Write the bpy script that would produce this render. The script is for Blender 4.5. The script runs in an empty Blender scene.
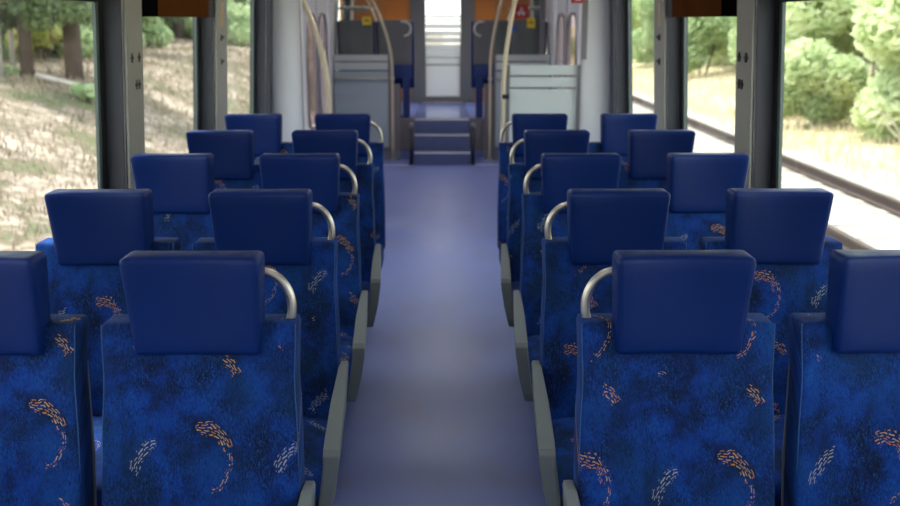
import bpy, bmesh, math, random
from math import sin, cos, pi, radians, atan, atan2, sqrt
from mathutils import Vector, Matrix
random.seed(7)
S = bpy.context.scene
C = S.collection

# ------------------------------------------------------------ camera
cam = bpy.data.cameras.new('camera'); camo = bpy.data.objects.new('camera', cam); C.objects.link(camo)
cam.sensor_width = 36.0; cam.lens = 36.0 * 1000 / 900
camo.location = (.013, 0, 1.70)
camo.rotation_euler = (pi/2 - atan(.233), 0, -radians(.39))
cam.clip_start = .05; cam.clip_end = 500
cam.dof.use_dof = True; cam.dof.focus_distance = 2.7; cam.dof.aperture_fstop = 3.6
S.camera = camo

# ------------------------------------------------------------ world, sun, exposure
SKY = 1.6; SUN = 3.6; CEIL = 1.3
w = bpy.data.worlds.new('sky'); S.world = w; w.use_nodes = True
nt = w.node_tree; nt.nodes.clear()
wo = nt.nodes.new('ShaderNodeOutputWorld'); bg = nt.nodes.new('ShaderNodeBackground')
tc = nt.nodes.new('ShaderNodeTexCoord'); sp = nt.nodes.new('ShaderNodeSeparateXYZ'); cr = nt.nodes.new('ShaderNodeValToRGB')
cr.color_ramp.elements[0].position = 0; cr.color_ramp.elements[0].color = (1.0, .98, .93, 1)
cr.color_ramp.elements[1].position = .6; cr.color_ramp.elements[1].color = (.80, .90, 1.0, 1)
nt.links.new(tc.outputs['Generated'], sp.inputs[0]); nt.links.new(sp.outputs['Z'], cr.inputs[0])
nt.links.new(cr.outputs[0], bg.inputs['Color']); bg.inputs['Strength'].default_value = SKY
nt.links.new(bg.outputs[0], wo.inputs[0])
sl = bpy.data.lights.new('sun', 'SUN'); sl.energy = SUN; sl.angle = radians(12); sl.color = (1, .95, .86)
so = bpy.data.objects.new('sun', sl); C.objects.link(so)
so.rotation_euler = Vector((.35, -.25, -1)).to_track_quat('-Z', 'Y').to_euler()   # high hazy sun a little from the left
S.view_settings.view_transform = 'Standard'; S.view_settings.look = 'None'
S.view_settings.gamma = 1; S.view_settings.use_curve_mapping = False
S.view_settings.exposure = 1.1
S.cycles.max_bounces = 10; S.cycles.transparent_max_bounces = 24

# ------------------------------------------------------------ node helpers
class NT:
    def __init__(s, name):
        s.m = bpy.data.materials.new(name); s.m.use_nodes = True
        s.t = s.m.node_tree; s.t.nodes.clear()
        s.out = s.t.nodes.new('ShaderNodeOutputMaterial')
    def n(s, typ, **kw):
        x = s.t.nodes.new(typ)
        for k, v in kw.items(): setattr(x, k, v)
        return x
    def set(s, sock, v):
        if hasattr(v, 'links') or isinstance(v, bpy.types.NodeSocket): s.t.links.new(v, sock)
        else: sock.default_value = v
    def math(s, op, a, b=0.0, c=0.0):
        x = s.n('ShaderNodeMath', operation=op)
        s.set(x.inputs[0], a); s.set(x.inputs[1], b); s.set(x.inputs[2], c)
        return x.outputs[0]
    def mix(s, f, a, b):
        x = s.n('ShaderNodeMix', data_type='RGBA')
        s.set(x.inputs[0], f)
        for i, v in ((6, a), (7, b)):
            if isinstance(v, tuple): v = (*v, 1) if len(v) == 3 else v
            s.set(x.inputs[i], v)
        return x.outputs[2]
    def noise(s, scale, vec=None, detail=3, rough=.5, dist=0):
        x = s.n('ShaderNodeTexNoise'); x.inputs['Scale'].default_value = scale
        x.inputs['Detail'].default_value = detail; x.inputs['Roughness'].default_value = rough
        x.inputs['Distortion'].default_value = dist
        if vec is not None: s.t.links.new(vec, x.inputs['Vector'])
        return x.outputs['Fac']
    def ramp(s, f, stops):
        x = s.n('ShaderNodeValToRGB'); e = x.color_ramp.elements
        while len(e) < len(stops): e.new(.5)
        for k, (p, c) in enumerate(stops):
            e[k].position = p; e[k].color = (*c, 1)
        s.t.links.new(f, x.inputs[0]); return x.outputs[0]
    def maprange(s, v, a, b, c=0.0, d=1.0, smooth=False):
        x = s.n('ShaderNodeMapRange'); x.clamp = True
        if smooth: x.interpolation_type = 'SMOOTHSTEP'
        s.set(x.inputs[0], v)
        for i, q in enumerate((a, b, c, d)): s.set(x.inputs[i+1], q)
        return x.outputs[0]
    def bsdf(s, color, rough=.5, metal=0.0, spec=.5, bump=None, bstr=.2, bdist=.002, sheen=0, coat=0):
        b = s.n('ShaderNodeBsdfPrincipled')
        s.set(b.inputs['Base Color'], (*color, 1) if isinstance(color, tuple) else color)
        s.set(b.inputs['Roughness'], rough); s.set(b.inputs['Metallic'], metal)
        b.inputs['Specular IOR Level'].default_value = spec
        if sheen:
            b.inputs['Sheen Weight'].default_value = sheen; b.inputs['Sheen Roughness'].default_value = .4
            b.inputs['Sheen Tint'].default_value = (.3, .55, 1, 1)
        if coat: b.inputs['Coat Weight'].default_value = coat
        if bump is not None:
            bp = s.n('ShaderNodeBump'); bp.inputs['Strength'].default_value = bstr; bp.inputs['Distance'].default_value = bdist
            s.t.links.new(bump, bp.inputs['Height']); s.t.links.new(bp.outputs[0], b.inputs['Normal'])
        s.t.links.new(b.outputs[0], s.out.inputs[0])
        return b

def simple(name, col, rough=.5, metal=0.0, var=.08, scale=8, spec=.5, bstr=0.0, bscale=200):
    t = NT(name); o = t.n('ShaderNodeTexCoord').outputs['Object']
    n = t.noise(scale, o, 3)
    lo = tuple(c * (1 - var) for c in col); hi = tuple(min(1, c * (1 + var)) for c in col)
    c = t.mix(n, lo, hi)
    b = t.noise(bscale, o, 2) if bstr else None
    t.bsdf(c, rough, metal, spec, b, bstr, .001)
    return t.m

M = {}
def make_cloth():
    t = NT('patterned_blue_moquette'); o = t.n('ShaderNodeTexCoord').outputs['Object']
    sx = t.n('ShaderNodeSeparateXYZ'); t.t.links.new(o, sx.inputs[0])
    au = t.n('ShaderNodeAttribute', attribute_type='OBJECT', attribute_name='cloth_u').outputs['Fac']
    av = t.n('ShaderNodeAttribute', attribute_type='OBJECT', attribute_name='cloth_v').outputs['Fac']
    u = t.math('ADD', sx.outputs[0], au); v = t.math('SUBTRACT', sx.outputs[2], sx.outputs[1]); v = t.math('ADD', v, av)
    cv = t.n('ShaderNodeCombineXYZ'); t.set(cv.inputs[0], u); t.set(cv.inputs[1], v); P = cv.outputs[0]
    # wobble
    wn = t.n('ShaderNodeTexNoise'); wn.inputs['Scale'].default_value = 45; wn.inputs['Detail'].default_value = 2
    t.t.links.new(P, wn.inputs['Vector'])
    ws = t.n('ShaderNodeSeparateColor'); t.t.links.new(wn.outputs['Color'], ws.inputs[0])
    uu = t.math('ADD', u, t.math('MULTIPLY', t.math('SUBTRACT', ws.outputs[0], .5), .016))
    vv = t.math('ADD', v, t.math('MULTIPLY', t.math('SUBTRACT', ws.outputs[1], .5), .016))
    PU, PV = .335, .305
    def motif(cx, cy, r0, r1, a0, a1, k=62, dens=.5, ring=.0052):
        du = t.math('WRAP', t.math('SUBTRACT', uu, cx), PU/2, -PU/2)
        dv = t.math('WRAP', t.math('SUBTRACT', vv, cy), PV/2, -PV/2)
        r = t.math('SQRT', t.math('ADD', t.math('MULTIPLY', du, du), t.math('MULTIPLY', dv, dv)))
        th = t.math('ARCTAN2', dv, du)
        am = radians((a0 + a1) / 2); ah = radians((a1 - a0) / 2)
        ta = t.math('DIVIDE', t.math('ABSOLUTE', t.math('WRAP', t.math('SUBTRACT', th, am), pi, -pi)), ah)
        rr = t.math('DIVIDE', t.math('ABSOLUTE', t.math('SUBTRACT', r, (r0 + r1) / 2)), (r1 - r0) / 2)
        env = t.math('SUBTRACT', 1.25, t.math('MAXIMUM', t.math('POWER', ta, 2.0), rr))        # >0.25 within
        env = t.maprange(env, .0, .9)
        ri = t.math('DIVIDE', r, ring)
        line = t.math('LESS_THAN', t.math('FRACT', ri), .36)
        ph = t.math('MULTIPLY', t.math('FLOOR', ri), .377)
        dash = t.math('LESS_THAN', t.math('FRACT', t.math('ADD', t.math('MULTIPLY', th, k * (r0 + r1) / 2 * .9), ph)), .72)
        g = t.noise(95, P, 2, .7)
        keep = t.math('GREATER_THAN', t.math('ADD', g, t.math('MULTIPLY', env, .42)), 1.0 - dens * .55)
        inside = t.math('GREATER_THAN', env, .05)
        return t.math('MULTIPLY', t.math('MULTIPLY', line, dash), t.math('MULTIPLY', keep, inside))
    A = (0, 0)
    m1 = motif(0, 0, .040, .072, 12, 112, dens=.50)
    m2 = motif(0, 0, .050, .069, -85, 25, dens=.26)
    m3 = motif(.030, .135, .040, .070, 25, 75, dens=.42)
    m4 = motif(-.085, -.055, .075, .105, 105, 160, dens=.42)
    m5 = motif(.17, .20, .01, .022, 30, 80, dens=.5)
    org = t.math('MAXIMUM', t.math('MAXIMUM', m1, m3), t.math('MAXIMUM', m5, m2))
    # ground
    b1 = t.noise(9, P, 3, .55, .4); b2 = t.noise(26, P, 2)
    tone = t.math('ADD', t.math('MULTIPLY', b1, .75), t.math('MULTIPLY', b2, .25))
    base = t.ramp(tone, [(.36, (.0010, .006, .034)), (.46, (.0012, .014, .095)), (.56, (.0015, .033, .225)), (.70, (.003, .062, .30))])
    # fine stitched dashes
    mp = t.n('ShaderNodeMapping'); mp.inputs['Scale'].default_value = (1, .45, 1); mp.inputs['Rotation'].default_value = (0, 0, .5)
    t.t.links.new(P, mp.inputs[0])
    fine = t.noise(300, mp.outputs[0], 2, .6, 1.2)
    fd = t.maprange(fine, .50, .66)
    patch = t.maprange(t.noise(14, P, 2, .5, 1.0), .38, .62)
    fd = t.math('MULTIPLY', fd, t.math('ADD', .25, t.math('MULTIPLY', patch, .75)))
    col = t.mix(t.math('MULTIPLY', fd, .65), base, (.008, .085, .34))
    dk = t.maprange(fine, .47, .35)
    col = t.mix(t.math('MULTIPLY', t.maprange(t.noise(6, P, 2), .45, .65), .45), col, (.003, .040, .13))
    col = t.mix(t.math('MULTIPLY', dk, .6), col, (.001, .005, .03))
    col = t.mix(t.math('MULTIPLY', m4, .75), col, (.42, .42, .40))
    oc = t.mix(t.maprange(t.noise(60, P, 1), .42, .6), (.68, .25, .02), (.56, .40, .20))
    col = t.mix(t.math('MULTIPLY', org, .8), col, oc)
    t.bsdf(col, .85, 0, .25, fine, .5, .0015, sheen=.06)
    return t.m
M['cloth'] = make_cloth()
def make_leather():
    t = NT('navy_leather'); o = t.n('ShaderNodeTexCoord').outputs['Object']
    n = t.noise(6, o, 3)
    c = t.mix(n, (.0008, .0150, .106), (.0012, .0205, .142))
    vo = t.n('ShaderNodeTexVoronoi'); vo.inputs['Scale'].default_value = 420; t.t.links.new(o, vo.inputs['Vector'])
    t.bsdf(c, t.maprange(t.noise(30, o, 3),   .3, .7, .40, .52), 0, .22, vo.outputs['Distance'], .25, .0006)
    return t.m
M['leather'] = make_leather()
M['piping'] = simple('light_blue_piping', (.02, .085, .22), .7)
M['arm'] = simple('greygreen_armrest_plastic', (.18, .20, .20), .5, 0, .06, 6, .4, .15, 500)
M['bracket'] = simple('dark_bracket_metal', (.03, .035, .05), .5, .3)
M['steel'] = simple('brushed_champagne_steel', (.62, .58, .50), .34, .85, .05, 20)
M['pole'] = simple('cream_coated_pole', (.62, .54, .40), .35, .25, .05, 10)
M['shell'] = simple('grey_seat_shell', (.14, .145, .155), .5, 0, .06, 5, .5, .1, 300)
M['post'] = simple('grey_beige_pillar_panel', (.33, .325, .29), .6, 0, .04, 5, .4)
M['frame'] = simple('slate_window_reveal', (.045, .05, .068), .5, 0, .1, 10)
M['gasket'] = simple('black_rubber_gasket', (.006, .006, .007), .6, 0)
M['glassedge'] = simple('greygreen_glass_edge', (.10, .14, .135), .4)
M['brown'] = simple('brown_vent_panel', (.10, .034, .010), .8, 0, .25, 5, .0)
M['blackgloss'] = simple('glossy_black_plastic', (.004, .004, .005), .9, spec=0)
M['white'] = simple('white_wall_laminate', (.78, .78, .80), .5, 0, .03, 4, .4)
M['lowwall'] = simple('grey_lower_wall', (.22, .24, .28), .6, 0, .06)
M['ceil'] = simple('pale_ceiling_laminate', (.55, .56, .58), .6, 0, .03)
M['orange'] = simple('orange_bulkhead_laminate', (.45, .145, .018), .5, 0, .08, 3)
M['guard'] = simple('grey_guard_panel', (.20, .19, .20), .5, 0, .08, 4)
M['doorframe'] = simple('dark_grey_door_frame', (.10, .10, .11), .45)
M['nosing'] = simple('pale_step_nosing', (.62, .64, .68), .5, 0, .05)
M['stairblue'] = simple('blue_step_covering', (.085, .11, .24), .45, 0, .15, 12)
M['red'] = simple('red_enamel', (.42, .02, .015), .4)
M['yellow'] = simple('yellow_sticker_vinyl', (.80, .60, .03), .5)
M['stickerblue'] = simple('blue_sticker_vinyl', (.02, .08, .42), .5)
M['signwhite'] = simple('white_sticker_vinyl', (.8, .8, .8), .5)
M['darkmark'] = simple('dark_symbol_print', (.02, .02, .02), .6)
M['rail'] = simple('rusty_rail_steel', (.07, .045, .038), .6, .1, .3, 3)
M['sleeper'] = simple('pale_concrete_sleeper', (.44, .39, .35), .85, 0, .12, 4)
def make_floor(nm='blue_vinyl_floor', r0=.36):
    t = NT(nm); o = t.n('ShaderNodeTexCoord').outputs['Object']
    big = t.noise(1.1, o, 4, .6); sm = t.noise(60, o, 2)
    c = t.mix(t.maprange(big, .35, .65), (.14, .185, .47), (.18, .23, .53))
    mp = t.n('ShaderNodeMapping'); mp.inputs['Scale'].default_value = (1.6, .8, 1); t.t.links.new(o, mp.inputs[0])
    shade_blotch = t.maprange(t.noise(2.0, mp.outputs[0], 3, .55), .55, .75)  # brownish blotches: shadows and reflections painted into the vinyl colour
    c = t.mix(t.math('MULTIPLY', shade_blotch, .5), c, (.19, .17, .27))
    c = t.mix(t.math('MULTIPLY', t.maprange(sm, .55, .7), .15), c, (.30, .32, .5))
    t.bsdf(c, t.maprange(big, .3, .7, r0, r0+.12), 0, .5, sm, .04, .001)
    return t.m
M['floor'] = make_floor(); M['floor_deck'] = make_floor('polished_deck_floor', .10)
def make_glass(name, tint, refl=.05, keep=1.0):
    t = NT(name); tr = t.n('ShaderNodeBsdfTransparent'); tr.inputs[0].default_value = (*tint, 1)
    gl = t.n('ShaderNodeBsdfGlossy'); gl.inputs['Roughness'].default_value = .02
    lw = t.n('ShaderNodeLayerWeight'); lw.inputs[0].default_value = .5
    fr = t.math('ADD', refl * .6, t.math('MULTIPLY', t.math('POWER', lw.outputs['Facing'], 5.0), .22))
    ms = t.n('ShaderNodeMixShader'); t.t.links.new(fr, ms.inputs[0])
    # thin pane: reflectivity of the outer surface, no smudge that hides the view
    t.t.links.new(tr.outputs[0], ms.inputs[1]); t.t.links.new(gl.outputs[0], ms.inputs[2])
    t.t.links.new(ms.outputs[0], t.out.inputs[0]); return t.m
M['glass_door'] = make_glass('tinted_door_glass', (.50, .46, .47))
M['glass'] = make_glass('clear_window_glass', (.93, .96, .94))
def make_frost(name, col, clear):
    t = NT(name); tr = t.n('ShaderNodeBsdfTransparent'); tr.inputs[0].default_value = (*[min(1, c*1.2) for c in col], 1)
    tl = t.n('ShaderNodeBsdfTranslucent'); tl.inputs[0].default_value = (*col, 1)
    df = t.n('ShaderNodeBsdfDiffuse'); df.inputs[0].default_value = (*col, 1)
    m1 = t.n('ShaderNodeMixShader'); m1.inputs[0].default_value = .5
    t.t.links.new(tl.outputs[0], m1.inputs[1]); t.t.links.new(df.outputs[0], m1.inputs[2])
    m2 = t.n('ShaderNodeMixShader'); m2.inputs[0].default_value = clear
    t.t.links.new(m1.outputs[0], m2.inputs[1]); t.t.links.new(tr.outputs[0], m2.inputs[2])
    t.t.links.new(m2.outputs[0], t.out.inputs[0]); return t.m
M['frost'] = make_frost('frosted_pale_green_film', (.90, .95, .93), .25)
M['frost_thin'] = make_frost('light_frosted_film', (.78, .87, .92), .35)
M['frost_door'] = make_frost('frosted_door_film', (.88, .88, .90), .30)
def make_lamp(CEIL=CEIL):
    t = NT('lit_lamp_diffuser'); e = t.n('ShaderNodeEmission'); e.inputs[0].default_value = (1, .96, .92, 1); e.inputs[1].default_value = CEIL
    t.t.links.new(e.outputs[0], t.out.inputs[0]); return t.m
M['lamp'] = make_lamp(); M['lamp_bright'] = make_lamp(CEIL*4)
def make_ground(name, cols, sc=1.0):
    t = NT(name); o = t.n('ShaderNodeTexCoord').outputs['Object']
    a = t.noise(.5*sc, o, 5, .65); b = t.noise(5*sc, o, 4, .7)
    f = t.math('ADD', t.math('MULTIPLY', a, .6), t.math('MULTIPLY', b, .4))
    c = t.ramp(f, cols)
    t.bsdf(c, .95, 0, .1, b, .6, .05); return t.m
M['bank'] = make_ground('dry_grass_bank', [(.43, (.13, .14, .07)), (.48, (.20, .155, .115)), (.53, (.34, .265, .215)), (.62, (.50, .42, .34))])
M['meadow'] = make_ground('pale_dry_meadow', [(.35, (.38, .38, .18)), (.47, (.62, .53, .32)), (.62, (.76, .66, .46))])
M['ballast'] = make_ground('pale_ballast', [(.35, (.24, .21, .18)), (.5, (.38, .34, .30)), (.65, (.50, .45, .40))], 3)
def make_leaf(name, c1, c2, trans=.35):
    t = NT(name); g = t.n('ShaderNodeNewGeometry')
    o = t.n('ShaderNodeTexCoord').outputs['Object']
    c = t.mix(t.maprange(t.noise(1.5, o, 3), .35, .65), c1, c2)
    df = t.n('ShaderNodeBsdfDiffuse'); tl = t.n('ShaderNodeBsdfTranslucent'); ms = t.n('ShaderNodeMixShader')
    t.t.links.new(c, df.inputs[0]); t.t.links.new(c, tl.inputs[0]); ms.inputs[0].default_value = trans
    t.t.links.new(df.outputs[0], ms.inputs[1]); t.t.links.new(tl.outputs[0], ms.inputs[2]); t.t.links.new(ms.outputs[0], t.out.inputs[0])
    return t.m
M['leaf_pale'] = make_leaf('pale_green_leaves', (.54, .64, .36), (.80, .84, .58), .5)
M['leaf_mid'] = make_leaf('mid_green_leaves', (.38, .49, .27), (.60, .68, .42), .45)
M['leaf_pine'] = make_leaf('pine_needles', (.11, .155, .085), (.23, .29, .15))
M['leaf_yellow'] = make_leaf('yellow_green_leaves', (.42, .44, .13), (.62, .58, .24), .45)
M['leaf_rust'] = make_leaf('reddish_leaves', (.36, .20, .10), (.50, .34, .18))
M['straw'] = make_leaf('dry_grass_blades', (.56, .46, .34), (.78, .69, .55), .3)
M['straw_bank'] = make_leaf('dry_bank_grass_blades', (.28, .23, .17), (.48, .40, .31), .3)
M['bark_pale'] = simple('pale_grey_bark', (.46, .41, .37), .9, 0, .3, 3)
M['bark_dark'] = simple('dark_pine_bark', (.10, .075, .065), .9, 0, .4, 3)

# ------------------------------------------------------------ mesh helpers
class MB:
    def __init__(s): s.v = []; s.f = []
    def add(s, vs, fs):
        k = len(s.v); s.v += [tuple(q) for q in vs]; s.f += [tuple(i + k for i in f) for f in fs]; return s
    def box(s, x0, x1, y0, y1, z0, z1):
        return s.add([(x, y, z) for z in (z0, z1) for y in (y0, y1) for x in (x0, x1)],
                     [(0, 2, 3, 1), (4, 5, 7, 6), (0, 1, 5, 4), (2, 6, 7, 3), (0, 4, 6, 2), (1, 3, 7, 5)])
    def tube(s, pts, r, n=10, caps=True, r_end=None):
        pts = [Vector(p) for p in pts]; vs = []; fs = []; N = len(pts); up = None
        for i, p in enumerate(pts):
            d = (pts[min(i+1, N-1)] - pts[max(i-1, 0)]).normalized()
            if up is None:
                a = Vector((0, 0, 1)) if abs(d.z) < .9 else Vector((1, 0, 0)); up = d.cross(a).normalized()
            up = (up - d * up.dot(d)).normalized(); q = d.cross(up)
            rad = r if r_end is None else r + (r_end - r) * i / (N - 1)
            for j in range(n):
                t = 2*pi*j/n; vs.append(p + up*cos(t)*rad + q*sin(t)*rad)
        for i in range(N-1):
            for j in range(n):
                fs.append((i*n+j, i*n+(j+1) % n, (i+1)*n+(j+1) % n, (i+1)*n+j))
        if caps: fs.append(tuple(reversed(range(n)))); fs.append(tuple((N-1)*n+j for j in range(n)))
        return s.add(vs, fs)
    def rbox(s, c, h, r, n=(8, 3, 8), fn=None):
        """rounded box: centre c, half sizes h, radius r; fn deforms local points"""
        def axis(hh, k):
            a = [hh*-1, -hh+r*.15, -hh+r*.45, -hh+r]
            inner = [-(hh-r) + 2*(hh-r)*i/k for i in range(1, k)]
            return a + inner + [-q for q in reversed(a)]
        ax = [axis(h[i], n[i]) for i in range(3)]
        idx = {}; vs = []; fs = []
        def vert(i, j, k):
            key = (i, j, k)
            if key not in idx:
                p = Vector((ax[0][i], ax[1][j], ax[2][k]))
                inn = Vector([max(-(h[q]-r), min(h[q]-r, p[q])) for q in range(3)])
                d = p - inn
                if d.length > 1e-9: p = inn + d.normalized() * r
                if fn: p = Vector(fn(p))
                idx[key] = len(vs); vs.append(p + Vector(c))
            return idx[key]
        L = [len(a) - 1 for a in ax]
        for a, b, cc in ((0, 1, 2), (1, 2, 0), (2, 0, 1)):
            for side in (0, L[cc]):
                for i in range(L[a]):
                    for j in range(L[b]):
                        q = []
                        for di, dj in ((0, 0), (1, 0), (1, 1), (0, 1)):
                            key = [0, 0, 0]; key[a] = i+di; key[b] = j+dj; key[cc] = side; q.append(vert(*key))
                        fs.append(tuple(q if side else reversed(q)))
        return s.add(vs, fs)
    def prism(s, prof, x0, x1, fn=None):
        """profile of (y,z) extruded along x"""
        n = len(prof); vs = [(x0, y, z) for y, z in prof] + [(x1, y, z) for y, z in prof]
        if fn: vs = [fn(p) for p in vs]
        fs = [(i, (i+1) % n, (i+1) % n + n, i + n) for i in range(n)] + [tuple(reversed(range(n))), tuple(range(n, 2*n))]
        return s.add(vs, fs)
    def build(s, name, mat, parent=None, smooth=False, bevel=0, loc=None):
        me = bpy.data.meshes.new(name); me.from_pydata(s.v, [], s.f); me.update()
        bm = bmesh.new(); bm.from_mesh(me); bmesh.ops.recalc_face_normals(bm, faces=bm.faces); bm.to_mesh(me); bm.free()
        me.materials.append(mat)
        if smooth:
            for p in me.polygons: p.use_smooth = True
        o = bpy.data.objects.new(name, me); C.objects.link(o)
        if parent: o.parent = parent
        if loc: o.location = loc
        if bevel:
            b = o.modifiers.new('bevel', 'BEVEL'); b.width = bevel; b.segments = 2; b.limit_method = 'ANGLE'; b.angle_limit = radians(40)
        return o
def tag(o, label=None, cat=None, group=None, kind=None):
    if label: o['label'] = label
    if cat: o['category'] = cat
    if group: o['group'] = group
    if kind: o['kind'] = kind
    return o
def empty(name, loc, rz=0):
    o = bpy.data.objects.new(name, None); C.objects.link(o); o.location = loc; o.rotation_euler = (0, 0, rz); o.empty_display_size = .1
    return o
def struct(o): o['kind'] = 'structure'; return o

# ============================================================ THE CARRIAGE
YB, YE = -3.2, 15.1          # rear and far end
def wx(z): return 1.32 - .05*(max(z, .85) - 1.35)      # inner wall face, leaning in with height
def wallbox(mb, s, y0, y1, z0, z1, t=.12, off=0.0):
    a0, a1 = wx(z0) + off, wx(z1) + off
    vs = [(s*a0, y0, z0), (s*(a0+t), y0, z0), (s*a0, y1, z0), (s*(a0+t), y1, z0), (s*a1, y0, z1), (s*(a1+t), y0, z1), (s*a1, y1, z1), (s*(a1+t), y1, z1)]
    return mb.add(vs, [(0, 2, 3, 1), (4, 5, 7, 6), (0, 1, 5, 4), (2, 6, 7, 3), (0, 4, 6, 2), (1, 3, 7, 5)])
ZS, ZC = .84, 2.22
struct(MB().box(-1.5, 1.5, YB, YE+.1, -.14, 0).build('floor', M['floor']))
struct(MB().box(-1.5, 1.5, YB, 17.4, ZC, ZC+.12).build('ceiling', M['ceil']))
# openings: (y0, y1, z_head)
OPEN = [(-2.9, -1.45, 1.95), (-1.2, .30, 1.80), (.55, 2.22, 1.95), (2.47, 4.22, 1.80), (4.45, 5.90, 2.05), (6.20, 7.65, 2.05), (9.95, 11.95, 2.02), (12.9, 14.6, 2.0)]
for s, side in ((-1, 'left'), (1, 'right')):
    W = MB(); wallbox(W, s, YB, 9.95, 0, ZS); wallbox(W, s, 11.95, YE, 0, ZS)
    wallbox(W, s, YB, OPEN[0][0], ZS, ZC); prev = None
    for k, (a, b, zh) in enumerate(OPEN):
        wallbox(W, s, a, b, zh, ZC)
        nxt = OPEN[k+1][0] if k+1 < len(OPEN) else YE
        wallbox(W, s, b, nxt, ZS, ZC)
    struct(W.build('wall_' + side, M['lowwall'] if False else M['white']))
    # lower wall lining
    # pillar covers and trims
    for k, (a, b) in enumerate([(-1.45, -1.2), (.30, .55), (2.22, 2.47), (4.22, 4.45), (5.90, 6.20)]):
        p = struct(wallbox(MB(), s, a+.002, b-.002, .70, ZC-.01, .010, -.012).build('trim_%d' % (k + 1 + (5 if s > 0 else 0)), M['post'], bevel=.002))
        if k in (3, 4):
            ym = (a + b) / 2
            # coat hooks and slots of the pillar cover
            hk = MB(); zz = (1.545, 1.43) if k == 3 else (1.60, 1.46)
            for q, z in enumerate(zz):
                x = s*(wx(z) - .014)
                if k == 3:
                    for dy in ((-.045, .055) if q == 0 else (0.01, .05)):
                        hk.box(x-.008, x+.004, ym+dy-.006, ym+dy+.006, z-.020, z+.020)
                        hk.box(x-.008, x+.004, ym+dy-.018, ym+dy+.018, z-.006, z+.006)
                else:
                    hk.box(x-.008, x+.004, ym-.03, ym+.05, z-.008, z+.008); hk.box(x-.008, x+.004, ym-.03, ym-.01, z-.018, z+.018)
            hk.build('coat_hook', M['darkmark'], p)
            if k == 4:
                z0, z1 = 1.66, 1.80
                wallbox(MB(), s, ym-.04, ym+.03, z0, z1, .003, -.0155).build('notice_strip', M['brown'] if False else simple('ochre_notice', (.55, .38, .16), .5), p)
    for k, (a, b, zh) in enumerate(OPEN):
        if k == 6: continue
        n = k + 1 if s < 0 else k + 10
        r = empty('window_%d' % n, (0, 0, 0)); struct(r)
        dep = .085
        rev = MB()      # reveal lining
        for (ya, yb, za, zb) in ((a, a+.012, ZS, zh), (b-.012, b, ZS, zh), (a, b, ZS, ZS+.012), (a, b, zh-.012, zh)):
            wallbox(rev, s, ya, yb, za, zb, .115, .003)
        rev.build('window_reveal', M['frame'], r)
        g = MB()
        for (ya, yb, za, zb) in ((a+.012, a+.04, ZS, zh), (b-.06, b-.012, ZS, zh), (a+.012, b-.012, ZS+.012, ZS+.05), (a+.012, b-.012, zh-.03, zh-.012)):
            wallbox(g, s, ya, yb, za, zb, .02, dep-.012)
        g.build('gasket', M['gasket'], r)
        wallbox(MB(), s, b-.095, b-.06, ZS+.05, zh-.03, .012, dep-.008).build('glass_edge_strip', M['glassedge'], r)
        wallbox(MB(), s, a+.04, b-.06, ZS+.05, zh-.03, .004, dep).build('window_glass', M['glass'], r)
    # top vent band of the middle window
    v = empty('window_vent', (0, 0, 0)); tag(v, 'brown top vent panel across the %s middle window head' % side, 'vent panel')
    wallbox(MB(), s, 4.72, 5.76, 1.715, 2.05, .02, -.005).build('panel', M['brown'], v, bevel=.003)
    bx = wallbox(MB(), s, 4.452, 4.72, 1.715, 2.05, .025, -.010).build('latch_box', M['blackgloss'], v, bevel=.003)
    xx = s*(wx(1.8)-.012)
    MB().rbox((xx, 4.60, 1.80), (.004, .008, .008), .003, (1, 1, 1)).build('latch_button', M['steel'], bx, smooth=True)
    wallbox(MB(), s, 5.76, 5.898, 1.715, 2.05, .02, -.003).build('end_cap', M['gasket'], v)
    # stub partition between seats and door
    struct(MB().rbox((s*1.20, 7.93, ZC/2), (.125, .10, ZC/2-.002), .035, (3, 2, 6)).build('trim_%d' % (11 if s < 0 else 12), M['white'], smooth=True))
    struct(wallbox(MB(), s, 7.652, 7.828, ZS, ZC-.01, .02, -.02).build('trim_%d' % (13 if s < 0 else 14), M['frame']))
    struct(MB().box(min(s*1.07, s*1.077), max(s*1.07, s*1.077), 7.80, 7.83, .0, ZC-.01).build('trim_%d' % (17 if s < 0 else 18), M['guard']))
    # entrance door, two leaves
    d = empty('door_%d' % (2 if s < 0 else 3), (0, 0, 0)); struct(d)
    for q, (ya, yb) in enumerate(((9.97, 10.943), (10.957, 11.93))):
        lf = MB(); y0w, y1w = ya + .10, yb - .10
        X0 = 1.335
        # leaf as ring of boxes around an elongated window
        def bb(y0, y1, z0, z1, mb=lf): mb.box(min(s*X0, s*(X0+.04)), max(s*X0, s*(X0+.04)), y0, y1, z0, z1)
        bb(ya, y0w, .02, 2.0); bb(y1w, yb, .02, 2.0); bb(y0w, y1w, .02, .62); bb(y0w, y1w, 1.75, 2.0)
        leaf = lf.build('door_leaf', M['white'], d, bevel=.004)
        bb2 = MB().box(min(s*(X0+.015), s*(X0+.02)), max(s*(X0+.015), s*(X0+.02)), y0w, y1w, .62, 1.75); bb2.build('door_glass', M['glass_door'], leaf)
        rg = MB()
        pts = []
        yc, hw = (y0w+y1w)/2, (y1w-y0w)/2
        for i in range(24):
            t = 2*pi*i/24; e = lambda c: (abs(c)**.5)*(1 if c > 0 else -1)
            pts.append((s*(X0-.004), yc + hw*1.02*e(cos(t)), 1.185 + .58*e(sin(t))))
        pts.append(pts[0]); rg.tube(pts, .014, 6, caps=False).build('window_seal', M['guard'], leaf, smooth=True)
    MB().box(min(s*1.33, s*1.37), max(s*1.33, s*1.37), 10.944, 10.956, .02, 2.0).build('center_seal', M['gasket'], d)
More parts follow.
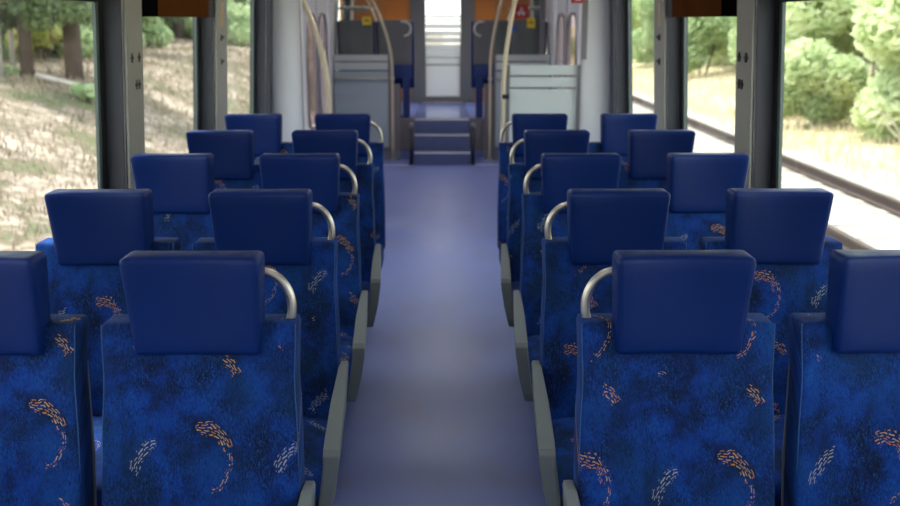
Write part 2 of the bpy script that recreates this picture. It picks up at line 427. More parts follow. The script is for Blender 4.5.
# end walls
struct(MB().box(-1.5, 1.5, YB-.1, YB, 0, ZC).build('wall_rear', M['white']))
ew = MB(); ew.box(-1.5, -.29, YE, YE+.1, 0, ZC); ew.box(.31, 1.5, YE, YE+.1, 0, ZC); ew.box(-.29, .31, YE, YE+.1, 2.05, ZC); ew.box(-.29, .31, YE, YE+.1, 0, .5)
struct(ew.build('wall_far', M['orange']))
fr = MB(); fr.box(-.47, -.245, YE-.03, YE-.001, .51, 2.12); fr.box(.265, .48, YE-.03, YE-.001, .51, 2.12); fr.box(-.245, .265, YE-.03, YE-.001, .51, .585); fr.box(-.245, .265, YE-.03, YE-.001, 2.0, 2.12)
door = empty('door_1', (0, 0, 0)); struct(door)
fr.build('door_frame', M['doorframe'], door, bevel=.004)
MB().box(-.245, .265, YE+.02, YE+.028, .585, 2.0).build('door_glass', M['glass'], door)
film = MB(); zt = 1.78; film_z = [.59, 1.05, 1.16, 1.26, 1.36, 1.46, 1.56, 1.66, 1.72, 1.78]
for i in range(len(film_z)-1): film.box(-.243, .263, YE+.012, YE+.018, film_z[i] + (.011 if i else 0), film_z[i+1] - .011)
film.build('frosted_bands', M['frost_door'], door)
# driver's compartment behind the end door: floor, desk, side walls with windows and open windscreen
struct(MB().box(-1.5, 1.5, YE+.1, 17.4, .38, .50).build('floor_cab', M['guard']))
cab = MB()
for s in (-1, 1): cab.box(min(s*1.38, s*1.5), max(s*1.38, s*1.5), YE+.1, 17.4, .38, 1.2); cab.box(min(s*1.38, s*1.5), max(s*1.38, s*1.5), YE+.1, 17.4, 2.0, ZC)
cab.box(-1.5, 1.5, 17.3, 17.4, .38, 1.25)
struct(cab.build('wall_cab', M['lowwall']))
dk = MB().prism([(16.75, .501), (17.28, .501), (17.28, 1.22), (17.05, 1.22), (16.65, 1.10), (16.65, 1.04)], -1.2, 1.2).build('driver_desk', M['guard'], bevel=.02)
tag(dk, "grey driver's desk seen through the striped end door", 'desk')

# ------------------------------------------------------------ ceiling lamps
for i, y in enumerate((-1.8, .6, 3.0, 5.4, 8.4, 11.0, 13.6)):
    L = empty('ceiling_light', (0, y, ZC-.03))
    tag(L, 'long white ceiling light above the aisle, number %d from the rear' % (i+1) if False else 'long white ceiling light above the aisle', 'lamp', 'ceiling lights in a line above the aisle')
    MB().box(-.14, .14, -.6, .6, 0, .029).build('lamp_housing', M['white'], L)
    MB().box(-.12, .12, -.58, .58, -.012, -.001).build('lamp_diffuser', M['lamp_bright' if y > 8 else 'lamp'], L)

# ------------------------------------------------------------ steps and raised deck
st = empty('steps', (0, 11.95, 0)); tag(st, 'three blue steps with pale nosings at the end of the aisle', 'steps')
for k, (y0, z) in enumerate(((0, .15), (.25, .335), (.50, .50))):
    y1 = (.25, .50, .64)[k]
    b = MB().box(-.335, .335, y0, y1, .002, z).build('step', M['stairblue'], st)
    MB().box(-.335, .335, y0-.006, y0+.04, z-.012, z+.004).build('nosing', M['nosing'], b)
struct(MB().box(-1.33, -.345, 12.60, YE-.001, .002, .50).build('floor_raised_left', M['floor'])) 
struct(MB().box(.345, 1.33, 12.60, YE-.001, .002, .50).build('floor_raised_right', M['floor']))
struct(MB().box(-.343, .343, 12.595, YE-.001, .002, .50).build('floor_raised', M['floor_deck']))
for s in (-1, 1):
    struct(MB().box(min(s*.34, s*1.3), max(s*.34, s*1.3), 11.95, 11.97, .0, .006).build('trim_%d' % (15 if s < 0 else 16), M['nosing']))
    gp = empty('guard_panel', (0, 12.475, 0))
    tag(gp, 'grey guard panel %s of the steps, below the raised seats' % ('left' if s < 0 else 'right'), 'panel')
    MB().box(min(s*.52, s*1.29), max(s*.52, s*1.29), 0, .06, .10, .93).build('panel', M['guard'], gp, bevel=.005)
    MB().box(min(s*.52, s*1.29), max(s*.52, s*1.29), -.006, .06, .002, .098).build('kickboard', M['lowwall'], gp)
    struct(MB().box(min(s*.345, s*.52), max(s*.345, s*.52), 12.585, 12.594, .10, .499).build('trim_%d' % (19 if s < 0 else 20), M['guard']))
    # short stanchion by the steps
    sr = empty('stanchion', (s*.372, 11.99, 0)); tag(sr, 'short dark post %s of the steps' % ('left' if s < 0 else 'right'), 'post')
    MB().tube([(0, 0, .012), (0, 0, .47)], .022, 10).build('post', M['bracket'], sr, smooth=True)
    MB().rbox((0, 0, .47), (.03, .03, .03), .025, (2, 2, 2)).build('post_cap', M['guard'], sr, smooth=True)
    MB().tube([(0, 0, .001), (0, 0, .012)], .045, 12).build('base_flange', M['bracket'], sr)

# ------------------------------------------------------------ seats
def back_width(z):
    # half width of the fabric back by height above floor
    return .2255 + .005*max(0, min(1, (.92 - z)/.3)) - .004*math.exp(-((z-.88)/.07)**2)
def make_seat(aisle):
    """faces -Y; aisle = +1 aisle on the right (+x), -1 left, 0 window seat"""
    r = empty('train_seat', (0, 0, 0))
    # backrest: reclined padded panel
    zb0, zb1 = .42, 1.018; zc = (zb0+zb1)/2; hz = (zb1-zb0)/2
    bw = 1.0 if aisle else .965
    def fb(p):
        z = p.z + zc
        k = back_width(z)/.222
        y = p.y + .075 - (1.033 - z)*.17
        u = p.x/.222
        if p.y < 0: y += .012*math.exp(-((z-.55)/.12)**2)*-1 - .006*abs(u)**3
        return (p.x*k*bw, y, p.z)
    MB().rbox((0, 0, zc), (.222, .045, hz), .012, (10, 2, 14), fb).build('backrest', M['cloth'], r, smooth=True)
    # piping seams at both sides
    for s in (-1, 1):
        pts = []
        for i in range(15):
            z = .46 + (1.016-.46)*i/14
            pts.append((s*(back_width(z)*bw-.002), .075 - (1.033-z)*.17 - .0415 - .0055, z))
        # seam follows the bolster edge
        MB().tube(pts, .0014, 6).build('piping', M['piping'], r, smooth=True)
    # headrest, sides pulled slightly forward, top wider than bottom
    def fh(p):
        k = 1 + .085*(p.z/.118)*.5
        u = p.x/.16
        y = p.y + (.006 - .034*u*u)*(.30+.65*(p.z+.118)/.236 if p.y < 0 else .3) - .012*(p.z/.118)**2 * (1 if p.y < 0 else 0)*.3
        z = p.z + (.003*(u*u) if p.z > .1 else 0)
        return (p.x*k, y - .02*(p.z/.118)*.4, z)
    MB().rbox((0, .036, 1.066), (.150, .042, .118), .016, (10, 2, 8), fh).build('headrest', M['leather'], r, smooth=True)
    # cushion
    def fc(p):
        return (p.x, p.y, p.z + .018*(1-(p.x/.225)**2)*(1 if p.z > 0 else 0) - .02*max(0, (-p.y-.12)/.12)**2*(1 if p.z > 0 else 0))
    MB().rbox((0, -.28, .40), (.225, .235, .06), .03, (8, 8, 2), fc).build('seat_cushion', M['cloth'], r, smooth=True)
    # rear shell
    def fs(p):
        z = p.z + .67
        return (p.x*(1-.10*max(0, p.z/.36)), p.y + .145 - (1.033 - z)*.17, p.z)
    MB().rbox((0, 0, .67), (.215, .012, .33), .010, (4, 1, 6), fs).build('rear_shell', M['shell'], r, smooth=True)
    # pedestal
    MB().rbox((0, -.22, .31), (.19, .19, .028), .01, (2, 2, 1)).build('seat_frame', M['bracket'], r)
    MB().rbox((0, -.20, .141), (.045, .14, .141), .012, (1, 2, 3)).build('pedestal', M['bracket'], r, smooth=True)
    if aisle:
        a = aisle
        # curved grab handle behind the headrest, ending on the shoulder
        pts = []
        for i in range(15):
            t = pi/2*(1 - i/14*1.42)
            pts.append((a*(.140 + .070*cos(t) if t > 0 else .140+.070*cos(t)), .075, 1.046 + .084*sin(t)))
        MB().tube([(a*.10, .06, 1.130)] + pts, .0105, 12).build('grab_handle', M['steel'], r, smooth=True)
        # armrest: long blade, rounded rear tip, deep drooping front end
        prof = [(.03, .590), (.04, .610), (.02, .628), (-.05, .636), (-.35, .638), (-.60, .635), (-.675, .632), (-.692, .620), (-.694, .59), (-.690, .52), (-.680, .45), (-.664, .415),
                (-.64, .412), (-.61, .44), (-.56, .50), (-.45, .548), (-.2, .565), (.0, .570)]
        xa = a*.279
        def fa(p):
            x, y, z = p
            wdt = 1.0 if y < -.45 else 1.0 - .45*min(1, (y+.45)/.48)**1.5
            droop = max(0, (.60 - z)/.19)
            wdt *= 1 - .30*droop
            return (xa + (x*wdt) - a*.032*droop**1.3*(1 if y < -.4 else .4) + a*(-.034*min(1,(y+.69)/.69)), y, z)
        ar = MB().prism(prof, -.0215, .0215, fa).build('armrest', M['arm'], r, bevel=.004)
        MB().rbox((a*.235, .0, .585), (.022, .03, .03), .01, (1, 1, 1)).build('armrest_hinge', M['bracket'], ar, smooth=True)
        MB().rbox((a*.225, -.62, .45), (.008, .016, .018), .005, (1, 1, 1)).build('armrest_latch', M['bracket'], ar, smooth=True)
    return r
def copy_tree(o, parent=None):
    c = o.copy(); C.objects.link(c); c.parent = parent
    for ch in list(o.children): copy_tree(ch, c)
    return c
proto = {a: make_seat(a) for a in (1, -1, 0)}; used = set()
rows = ['nearest', 'second', 'third', 'fourth', 'farthest']
UV = {('L', 0, 'a'): (.325, .180), ('L', 0, 'w'): (.209, .135), ('R', 0, 'a'): (.219, .235), ('R', 0, 'w'): (.02, .20)}
for ri in range(5):
    Y = 2.186 + .863*ri
    for side, X, a, kind in (('L', -1.052, 0, 'w'), ('L', -.552, 1, 'a'), ('R', .556, -1, 'a'), ('R', 1.058, 0, 'w')):
        o = copy_tree(proto[a]) if a in used else proto[a]
        used.add(a)
        if ri == 4 and a:      # the last row has its aisle armrests removed
            for ch in [q for q in o.children if q.name.startswith('armrest')]:
                for g in list(ch.children): bpy.data.objects.remove(g)
                bpy.data.objects.remove(ch)
        o.location = (X, Y, 0)
        sd = 'left' if side == 'L' else 'right'
        nm = ['nearest row', 'second row from the camera', 'middle row of five', 'fourth row from the camera', 'farthest row, by the partition'][ri]
        if kind == 'w': lab = 'blue patterned window seat %s of the aisle, %s' % (sd, nm)
        else: lab = 'blue patterned aisle seat with handle, %s of the aisle, %s' % (sd, nm)
        tag(o, lab, 'seat', 'blue train seats facing the camera')
        cu, cv = UV.get((side, ri, kind), (random.uniform(0, .335), random.uniform(0, .305)))
        for ch in o.children:
            if ch.name.startswith(('backrest', 'seat_cushion', 'piping')):
                ch['cloth_u'] = cu; ch['cloth_v'] = cv
# seats on the raised deck, backs to the camera
def make_deck_seat(a):
    r = empty('raised_seat', (0, 0, .5))
    MB().rbox((0, 0, .925), (.21, .02, .275), .018, (4, 1, 6), lambda p: (p.x, p.y - .0, p.z)).build('rear_shell', M['shell'], r, smooth=True)
    MB().rbox((0, .05, .78), (.237, .045, .41), .02, (4, 1, 6)).build('backrest', M['leather'], r, smooth=True)
    MB().rbox((0, .30, .42), (.225, .23, .06), .03, (4, 4, 1)).build('seat_cushion', M['cloth'], r, smooth=True)
    MB().rbox((0, .25, .18), (.06, .12, .18), .01, (1, 1, 1)).build('pedestal', M['bracket'], r)
    MB().box(min(a*.09, a*.18), max(a*.09, a*.18), -.06, -.005, .001, .50).build('side_panel', simple('blue_side_panel', (.01, .035, .17), .6), r)
    MB().rbox((0, -.01, .57), (.20, .03, .09), .015, (3, 1, 2)).build('pocket', M['stickerblue'] if False else simple('blue_lower_back', (.01, .035, .17), .6), r, smooth=True)
    pts = []
    for i in range(13):
        t = pi/2 - pi*i/12; pts.append((a*(.115 + .085*cos(t)), -.045, 1.095 + .085*sin(t)))
    pts = [(a*.08, -.02, 1.18)] + pts
    MB().tube(pts, .013, 10).build('grab_handle', simple('pale_handle', (.75, .73, .68), .4), r, smooth=True)
    return r
dp = {1: make_deck_seat(1), -1: make_deck_seat(-1)}; first = set()
for X, a, lab in ((-.585, 1, 'grey backed seat on the raised deck, left of the end door'), (.60, -1, 'grey backed seat on the raised deck, right of the end door'),
                  (-1.065, 1, 'grey backed window seat on the raised deck, far left'), (1.065, -1, 'grey backed window seat on the raised deck, far right')):
    o = dp[a] if a not in first else copy_tree(dp[a]); first.add(a)
    o.location = (X, 12.70, .5); tag(o, lab, 'seat', 'grey backed seats on the raised deck')
    if abs(X) > 1:
        for ch in list(o.children):
            if ch.name.startswith('grab_handle'): bpy.data.objects.remove(ch)

# ------------------------------------------------------------ glass screens and poles
def screen(name, lab, x0, x1, y, low, bar, H=1.362):
    r = empty(name, ((x0+x1)/2, y, 0)); tag(r, lab, 'glass screen'); h = (x1-x0)/2; D = 1.362 - H
    MB().box(-h, h, 0, .008, .15, H).build('glass_pane', M['glass'], r)
    for z0, z1, m in ((1.284-D, 1.360-D, 'frost'), (1.192-D*1.2, 1.268-D, 'frost'), (.16, 1.176-D*1.2, low)):
        MB().box(-h+.002, h-.002, -.003, -.001, z0, z1).build('frosted_band', M[m], r)
    for x in (-h-.012, h+.012): MB().box(x-.012, x+.012, -.012, .02, .001, H).build('edge_post', M['guard'], r, bevel=.003)
    if bar: MB().tube([(-h, -.03, 1.0), (h+.0, -.03, 1.0)], .013, 10).build('bar', M['steel'], r, smooth=True)
    return r
screen('glass_screen', 'pale frosted glass screen beside the right entrance, behind the last seats', .53, 1.055, 7.87, 'frost', False)
screen('glass_screen', 'bluish frosted glass screen with steel bar, left of the steps', -1.32, -.66, 12.42, 'frost_thin', True, 1.29)
screen('glass_screen', 'farther frosted glass screen right of the steps, half hidden by another', .66, 1.32, 12.42, 'frost_thin', True, 1.29)
def pole(lab, x, y, top_x, mat='pole', r=.018, zb=.0, cl=(), cx=0):
    o = empty('grab_pole', (x, y, zb)); tag(o, lab, 'pole')
    pts = []
    n = 20
    H = ZC - zb - .005
    for i in range(n+1):
        z = .012 + (H-.012)*i/n
        zz = z + zb
        t = max(0, (zz-1.15)/(1.85-1.15))
        pts.append(((top_x-x)*t**1.7, 0, z))
    MB().tube(pts, r, 12).build('pole', M[mat], o, smooth=True)
    MB().tube([(0, 0, .001), (0, 0, .014)], r*2, 14).build('foot_flange', M['steel'], o)
    for z in cl: MB().rbox((cx, 0, z), (.028, .024, .018), .008, (1, 1, 1)).build('clamp', M['bracket'] if z > 1 else M['steel'], o, smooth=True)
    return o
pole('curved cream pole at the aisle edge of the left screen', -.612, 12.42, -.80, cl=(1.0,))
pole('curved cream pole beside the steps on the right, farther of the right pair', .592, 12.42, .70, cl=(1.0,))
pole('curved cream pole at the near right glass screen', .480, 7.85, .562, cl=(1.12,), cx=.02)
pole('thick curved cream pole by the left entrance, next to the white partition', -.895, 8.0, -1.075, r=.024)
pole('brownish pole on the raised deck, left of the end door', -.745, 13.5, -.93, 'pole', .013, .5)
pole('brownish pole on the raised deck, right of the end door', .745, 13.5, .93, 'pole', .013, .5)

# ------------------------------------------------------------ luggage racks over the raised deck
for s in (-1, 1):
    r = empty('luggage_rack', (s*1.1, 12.6, 1.86)); tag(r, 'silver luggage rack above the raised seats, %s side' % ('left' if s < 0 else 'right'), 'rack')
    for i in range(4): MB().tube([(-.14+.09*i, 0, 0), (-.14+.09*i, 2.3, 0)], .012, 8).build('rack_rod', M['steel'], r, smooth=True)
    for y in (.1, 1.15, 2.2): MB().box(min(-s*.15, s*.175), max(-s*.15, s*.175), y-.012, y+.012, -.035, -.011).build('bracket', M['guard'], r)
# ------------------------------------------------------------ vestibule details
# glazed divider above the right guard panel with its stickers
gd = empty('glazed_divider', (.93, 12.50, .932)); tag(gd, 'clear glazed divider with grey frame above the right guard panel', 'glass screen')
MB().box(-.30, .26, 0, .008, .002, 1.0).build('glass_pane', M['glass'], gd)
MB().box(.262, .33, -.02, .03, .002, 1.27).build('frame_post', M['guard'], gd, bevel=.004)
gl = empty('glazed_divider', (-.99, 12.50, .932)); tag(gl, 'clear glazed divider above the left guard panel', 'glass screen')
MB().box(-.30, .30, 0, .008, .002, 1.0).build('glass_pane', M['glass'], gl)
MB().box(-.33, -.302, -.02, .03, .002, 1.27).build('frame_post', M['guard'], gl, bevel=.004)
def sticker(lab, x, z, w_, h_, mat, mark=None, y=12.497):
    r = empty('sticker', (x, y, z)); tag(r, lab, 'sticker')
    MB().box(-w_/2, w_/2, -.002, 0, -h_/2, h_/2).build('backing', M[mat], r)
    if mark == 'stroke':
        m = MB().tube([(-w_*.18, -.003, -h_*.3), (0, -.003, h_*.32), (w_*.18, -.003, -h_*.3)], .011, 6)
        m.tube([(-w_*.3, -.003, -h_*.1), (w_*.3, -.003, -h_*.1)], .009, 6)
        m.build('symbol', M['signwhite'], r)
    elif mark == 'dot':
        m = MB().tube([(-w_*.25, -.003, -h_*.05), (0, -.003, h_*.15), (w_*.25, -.003, -h_*.05)], .008, 6); m.build('symbol', M['darkmark'], r)
sticker('red square sticker with white symbol on the right glazed divider', .965, 1.80, .17, .16, 'red', 'stroke')
sticker('yellow sticker on the right glazed divider below the red one', 1.085, 1.665, .10, .12, 'yellow', 'dot')
sticker('small blue sticker on the right glazed divider', .86, 1.60, .10, .07, 'stickerblue')
sticker('yellow sticker above the left raised seats', -.915, 1.69, .11, .10, 'yellow', 'dot')
eb = empty('emergency_box', (1.03, 7.80, 1.855)); tag(eb, 'small red emergency handle box high beside the right entrance', 'emergency handle')
MB().rbox((0, 0, .03), (.045, .03, .06), .01, (1, 1, 1)).build('housing', M['red'], eb, smooth=True)
MB().tube([(-.02, -.032, -.005), (.02, -.032, -.005)], .006, 8).build('handle', M['signwhite'], eb)
MB().box(.045, .085, .01, .05, -.45, .36).build('bracket_post', M['guard'], eb)
lt = MB().rbox((-.375, 3.27, .006), (.012, .006, .005), .002, (1, 1, 1)).build('litter_scrap', M['signwhite'], smooth=True)
lt.location = (0, 0, 0); tag(lt, 'tiny shiny scrap on the blue aisle floor near the left armrests', 'litter')

# ============================================================ OUTSIDE
def zl(x, y):      # left bank height, x<0
    d = -x
    pr = [(0, -.62), (3.0, -.62), (4.2, -.60), (8.5, .62), (10.0, .70), (14, 1.1), (60, 3.0)]
    for (a, za), (b, zb) in zip(pr, pr[1:]):
        if d <= b:
            t = (d-a)/(b-a); t = t*t*(3-2*t); base = za + (zb-za)*t; break
    else: base = 3
    return base + (.08*sin(x*1.3+y*.5) + .06*sin(y*1.1-x*.7))*min(1, max(0, (d-3.5)/3))
def zr(x, y):
    d = x
    pr = [(0, -.70), (3.3, -.70), (6.2, -.685), (8.0, -.74), (11, -.5), (16, .2), (60, 2.0)]
    for (a, za), (b, zb) in zip(pr, pr[1:]):
        if d <= b:
            t = (d-a)/(b-a); base = za + (zb-za)*t; break
    else: base = 2
    return base + (.06*sin(x*1.3+y*.5) + .05*sin(y*.9-x*.7))*min(1, max(0, (d-6.8)/3))
def terrain(name, xs, ys, zf, mat):
    mb = MB(); vs = [(x, y, zf(x, y)) for y in ys for x in xs]; n = len(xs)
    fs = [(j*n+i, j*n+i+1, (j+1)*n+i+1, (j+1)*n+i) for j in range(len(ys)-1) for i in range(n-1)]
    return struct(mb.add(vs, fs).build(name, mat, smooth=True))
ys = [-30 + 2*i for i in range(105)]
terrain('ground_left', [-60, -45, -35, -28, -22, -18] + [-16 + .5*i for i in range(28)] + [-2, 0], ys, zl, M['bank'])
terrain('ground_right', [6.25 + .5*i for i in range(22)] + [18, 22, 28, 40, 60], ys, zr, M['meadow'])
terrain('ground_ballast', [0, 1.5, 3.3, 6.3], ys, lambda x, y: -.682, M['ballast'])
# second track
for X in (4.27, 5.72):
    prof = [(-.07, -.70), (.07, -.70), (.07, -.685), (.012, -.67), (.012, -.59), (.036, -.58), (.036, -.55), (-.036, -.55), (-.036, -.58), (-.012, -.59), (-.012, -.67), (-.07, -.685)]
    mb = MB(); n = len(prof); vs = [(X+a, y, b+.04) for y in (-25, 130) for a, b in prof]
    mb.add(vs, [(i, (i+1) % n, (i+1) % n+n, i+n) for i in range(n)] + [tuple(reversed(range(n))), tuple(range(n, 2*n))])
    tag(mb.build('rail', M['rail']), 'rusty steel rail of the next track, %s the carriage' % ('nearer' if X < 5 else 'farther from'), 'rail')
for i in range(60):
    sl_ = MB().box(-1.2, 1.2, -.12, .12, -.06, .015).build('sleeper', M['sleeper']) if i == 0 else sl_.copy()
    if i: C.objects.link(sl_)
    sl_.location = (5.0, 8.0 + .75*i, -.685); tag(sl_, 'pale concrete sleeper lying under the two rusty rails', 'sleeper', 'sleepers of the next track')

def leaves(mb, c, rad, n, size, shell=.55, rnd=random):
    for _ in range(n):
        while True:
            p = Vector((rnd.uniform(-1, 1), rnd.uniform(-1, 1), rnd.uniform(-1, 1)))
            if shell < p.length < 1: break
        q = Vector((c[0]+p.x*rad[0], c[1]+p.y*rad[1], c[2]+p.z*rad[2]))
        a = Vector((rnd.gauss(0, 1), rnd.gauss(0, 1), rnd.gauss(0, 1))).normalized()
        b = a.orthogonal().normalized(); s = size*rnd.uniform(.6, 1.3); a *= s; b *= s*.5
        k = len(mb.v); mb.v += [tuple(q-a), tuple(q+b), tuple(q+a), tuple(q-b)]; mb.f.append((k, k+1, k+2, k+3))
def shrub(name, lab, x, y, z, rx, h, n, mat, size=.12, group=None, cat='shrub', barkm='bark_dark'):
    r = empty(name, (x, y, z)); tag(r, lab, cat, group)
    mb = MB(); k = max(5, int(rx*4))
    for i in range(k):
        a = random.uniform(0, 2*pi); d = random.uniform(0, .6)*rx; hh = random.uniform(.15, .85)*h
        rr = random.uniform(.35, .55)*rx
        leaves(mb, (cos(a)*d, sin(a)*d, max(rr*.6, hh)), (rr, rr, rr*.85), n//k, size, .5)
    mb.build('foliage', M[mat], r)
    st_ = MB()
    for i in range(5):
        a = random.uniform(0, 2*pi); st_.tube([(cos(a)*.05, sin(a)*.05, -.1), (cos(a)*rx*.25, sin(a)*rx*.25, h*.4), (cos(a)*rx*.45, sin(a)*rx*.45, h*.8)], .035, 5, r_end=.01)
    st_.build('stems', M[barkm], r)
    return r
def tree(lab, x, y, z, H, tr, crown, mat, bark, lean=0, size=.16, n=1500, group=None):
    r = empty('tree', (x, y, z)); tag(r, lab, 'tree', group)
    t = MB().tube([(lean*H*q*q, .1*sin(q*5), -.2 + H*q) for q in [i/8 for i in range(9)]], tr, 9, r_end=tr*.5)
    t.build('trunk', M[bark], r, smooth=True)
    br = MB(); mb = MB()
    for i in range(crown[3]):
        zz = random.uniform(crown[0], crown[1])*H; a = random.uniform(0, 2*pi); L = random.uniform(.4, 1)*crown[2]
        p0 = Vector((lean*H*(zz/H)**2, 0, zz-.2)); p1 = p0 + Vector((cos(a)*L, sin(a)*L, random.uniform(-.2, .25)))
        br.tube([p0, (p0+p1)/2+Vector((0, 0, .08)), p1], .03, 5, r_end=.01)
        leaves(mb, p1, (L*.45, L*.45, .35), n//crown[3], size, .1)
    br.build('branches', M[bark], r); mb.build('foliage', M[mat], r)
    return r
# right side hedge of pale bushes beyond the track
def pr(u, v, d):   # helper: direction of the photo column u at distance y=d
    return (u-443)/1000*d*1.0
RB = [  # x, y, half width, height, leaf material, note
 (9.6, 20.5, 1.9, 4.0, 'leaf_pale'), (11.6, 23.5, 2.6, 5.2, 'leaf_mid'), (9.6, 26.0, 2.2, 4.4, 'leaf_pale'), (12.5, 29.5, 3.0, 6.0, 'leaf_pale'),
 (11.6, 35.5, 2.6, 4.6, 'leaf_mid'), (15.5, 38.0, 3.5, 7.0, 'leaf_mid'), (13.6, 45.5, 2.4, 4.2, 'leaf_mid'), (15.6, 53.0, 3.8, 6.5, 'leaf_pale'),
 (10.5, 49.5, 2.0, 4.2, 'leaf_mid'), (12.0, 60.0, 4.0, 7.5, 'leaf_pale'), (11.8, 15.6, 2.5, 5.2, 'leaf_pale'), (15.5, 18.5, 3.0, 6.5, 'leaf_mid'), (16.5, 27.0, 3.4, 7.0, 'leaf_mid'),
 (8.7, 23.2, 1.3, 2.2, 'leaf_pale'), (10.6, 21.6, 1.6, 3.4, 'leaf_pale'), (9.6, 18.0, 1.3, 2.6, 'leaf_pale'), (13.5, 26.0, 2.8, 6.5, 'leaf_pale'), (10.4, 40.5, 1.8, 3.6, 'leaf_mid'), (12.3, 41.8, 2.2, 5.2, 'leaf_pale'), (14.2, 49.0, 2.6, 5.5, 'leaf_pale'), (17.0, 44.0, 3.2, 7.5, 'leaf_mid'), (19.5, 60, 5, 9, 'leaf_mid'), (9.2, 56, 2.2, 4.6, 'leaf_pale')]
RL = ['pale green bush growing nearest the right window glass edge beyond the rails', 'tall mid green bush behind the first pale bush, right window',
 'pale green bush left part of the near right window', 'tall pale bush behind the gap in the hedge, right side',
 'dark rounded bush in the right middle window', 'tall green bush high up in the right middle window', 'mid green bush over dry grass in the right middle window',
 'broad pale bush far back, right middle window', 'green bush above the rail in the far right window', 'large pale tree-like bush at the end of the line, far right window',
 'pale green bush cut by the right edge of the photo', 'tall mid green bush behind the right edge bush', 'tall green bush filling the sky of the right window',
 'low pale bush by the near rail curve, left edge of the right window', 'pale bush filling the gap between the two nearest right bushes', 'low pale bush in front at the right edge of the photo', 'tall pale bush behind the gap, right window', 'small green bush left side of the right middle window', 'pale tall bush behind the small green one, right middle window', 'pale bush at the frame of the right middle window', 'tall dark green bush at the top of the right middle window', 'very large green bush far back beyond the meadow', 'pale bush close to the far rail, far right window']
for (x, y, rx, h, m), lab in zip(RB, RL):
    shrub('bush', lab, x, y, zr(x, y)-.05, rx, h, int(9000*rx/2.2), m, .14)
# dead branches in front of the near bush
db = empty('dead_branches', (8.75, 18.6, zr(8.75, 18.6))); tag(db, 'bare pale branches sticking out below the near right bush', 'branches')
mb = MB()
for i in range(9):
    a = random.uniform(-1.0, 1.0); L = random.uniform(.7, 1.5)
    mb.tube([(0, 0, 0), (sin(a)*L*.5, .1*random.uniform(-1, 1), cos(a)*L*.6), (sin(a)*L, random.uniform(-.3, .3), cos(a)*L*.8)], .022, 5, r_end=.008)
mb.build('twigs', M['bark_pale'], db)
# left side
def atl(u, y): return (u-443)/1000*y*1.02
LT = [ # u, y, H, tr, crown(z0,z1,len,count), leaf, bark, lean, label
 (14, 20, 9, .13, (.165, .34, 1.8, 12), 'leaf_pine', 'bark_pale', .0, 'pale straight tree trunk at the left edge of the left window'),
 (30, 21.5, 9, .06, (.165, .34, 1.5, 9), 'leaf_pine', 'bark_pale', -.012, 'thin leaning pale trunk beside the pale straight one'),
 (43, 20.5, 10, .14, (.17, .34, 2.0, 12), 'leaf_pine', 'bark_dark', 0, 'dark thick pine trunk in the middle of the left window'),
 (88, 21, 10, .19, (.17, .34, 2.0, 14), 'leaf_pine', 'bark_dark', 0, 'dark pine near the right frame of the left window'),
 (-30, 23, 10, .2, (.2, .5, 2.2, 14), 'leaf_pine', 'bark_dark', 0, 'dark pine beyond the left edge of the photo'),
 (112, 33, 10, .2, (.2, .5, 2.2, 14), 'leaf_pine', 'bark_dark', 0, 'pine hidden behind the first left pillar'),
 (190, 45, 11, .24, (.12, .45, 2.6, 16), 'leaf_rust', 'bark_dark', 0, 'dark tree with reddish leaves in the left middle window'),
 (160, 42, 10, .2, (.1, .4, 2.6, 16), 'leaf_pine', 'bark_dark', 0, 'green tree left part of the left middle window'),
 (236, 55, 12, .2, (.05, .5, 3.2, 22), 'leaf_mid', 'bark_dark', 0, 'green tree filling the far left window'),
 (252, 62, 12, .2, (.05, .5, 3.2, 22), 'leaf_pine', 'bark_dark', 0, 'darker tree by the right frame of the far left window')]
for u, y, H, tr, cw, lf, bk, ln, lab in LT:
    x = atl(u, y); tree(lab, x, y, zl(x, y), H, tr, cw, lf, bk, ln, .09 if y < 30 else .15, 4200 if y < 30 else 2000)
for u, y, rx, h, m, lab in ((62, 25, .9, 2.6, 'leaf_yellow', 'yellow green bush between the dark trunks, left window'), (5, 28, 1.5, 3.0, 'leaf_mid', 'green bush behind the pale trunk at the left edge'),
                            (100, 34, 1.6, 3.0, 'leaf_mid', 'green bush behind the right frame of the left window'), (30, 37, 2.4, 5.0, 'leaf_pine', 'dark evergreen mass far behind the left trunks'),
                            (75, 42, 3.0, 6.0, 'leaf_pine', 'dark evergreen mass behind the yellow bush'), (-20, 36, 2.6, 5.5, 'leaf_pine', 'dark evergreen mass beyond the left edge'),
                            (150, 52, 3.0, 4.5, 'leaf_mid', 'green bushes above the slope in the left middle window'), (205, 60, 3.0, 4.5, 'leaf_pine', 'dark bushes above the slope behind the second left pillar')):
    x = atl(u, y); shrub('bush', lab, x, y, zl(x, y)-.1, rx, h, int(1500*rx), m, .14)
WN = ['low dark undergrowth', 'tall evergreen thicket', 'mixed green thicket']
WP = ['behind the pale left trunk', 'between the left pair of trunks', 'right of the yellow bush', 'behind the right dark pine', 'behind the first left pillar', 'at the top left corner of the middle left window', 'at the middle of the left middle window', 'behind the second left pillar', 'in the far left window', 'far left beyond the photo edge']
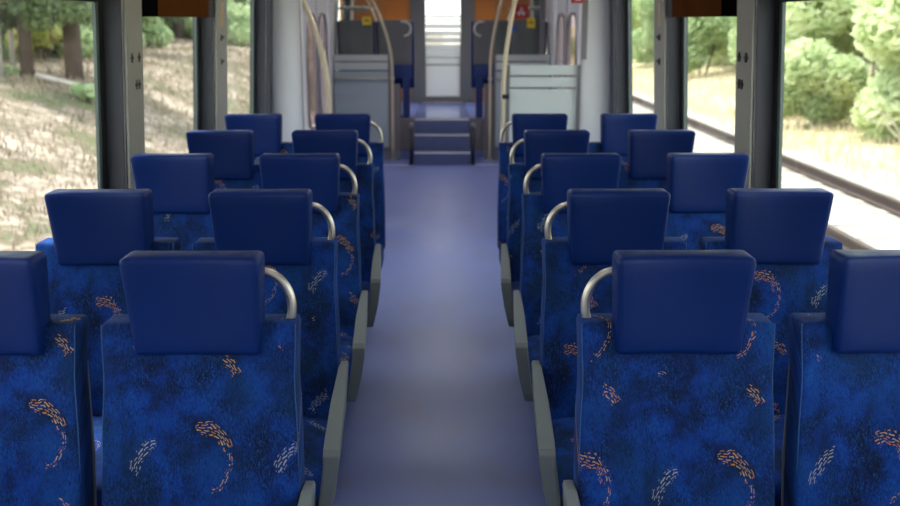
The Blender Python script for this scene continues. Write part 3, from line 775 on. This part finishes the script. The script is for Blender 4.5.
for q, u in enumerate((8, 38, 72, 95, 118, 158, 185, 215, 240, -40)):
    for j, (y, rx, h, m) in enumerate(((26, 1.3, 2.2, 'leaf_mid'), (33, 2.2, 6.0, 'leaf_pine'), (29, 1.6, 3.6, 'leaf_pine'))):
        yy = y + (u > 110)*12 + (u > 180)*8; uu = u + (0, 14, -12)[j]
        x = atl(uu, yy); shrub('thicket', WN[j] + ' ' + WP[q] + ', beyond the bank', x, yy, zl(x, yy)-.15, rx, h, int(1500*rx), m, .13)
for u, y, rx, h in ((20, 20.5, .4, .3), (97, 19, .35, .3)):
    x = atl(u, y); shrub('weed_clump', 'small green weed clump on the dry slope in the left window, ' + {20: 'leftmost', 70: 'in its middle', 97: 'by the frame', 40: 'lowest on the slope'}[u], x, y, zl(x, y)-.05, rx, h, 500, 'leaf_mid', .05)
# fallen log on the ledge
lg = MB().tube([(atl(50, 19.5), 19.6, zl(atl(50, 19.5), 19.6)+.10), (atl(80, 19.5), 19.4, zl(atl(80, 19.5), 19.4)+.10), (atl(112, 19.5), 19.6, zl(atl(112, 19.5), 19.6)+.08)], .055, 8).build('fallen_log', M['bark_pale'], smooth=True)
tag(lg, 'pale fallen log lying on the ledge below the dark trunks', 'log')
# dry grass tufts: uncountable
def tufts(name, n, xr, yr, zf, lab, hh, mt='straw'):
    mb = MB()
    for _ in range(n):
        x = random.uniform(*xr); y = random.uniform(*yr); z = zf(x, y)
        h = random.uniform(.5, 1)*hh; a = random.uniform(0, pi); w_ = .018; dx, dy = cos(a)*w_, sin(a)*w_
        lx, ly = random.uniform(-.5, .5)*h, random.uniform(-.5, .5)*h
        k = len(mb.v); mb.v += [(x-dx, y-dy, z-.02), (x+dx, y+dy, z-.02), (x+lx, y+ly, z+h)]; mb.f.append((k, k+1, k+2))
    o = mb.build(name, M[mt]); return tag(o, lab, 'grass', kind='stuff')
tufts('dry_grass', 26000, (-13, -3.4), (5, 40), zl, 'dry beige grass covering the left embankment', .14, 'straw_bank')
M['brush'] = make_leaf('brown_brush_twigs', (.13, .10, .07), (.24, .19, .12), .1)
tufts('dry_brush', 1300, (-13, -6.0), (9, 45), zl, 'brown dry brush and weeds scattered over the upper left bank', .30, 'brush')
tufts('dry_grass', 16000, (6.5, 14), (10, 50), zr, 'pale dry grass beyond the rails on the right', .28)
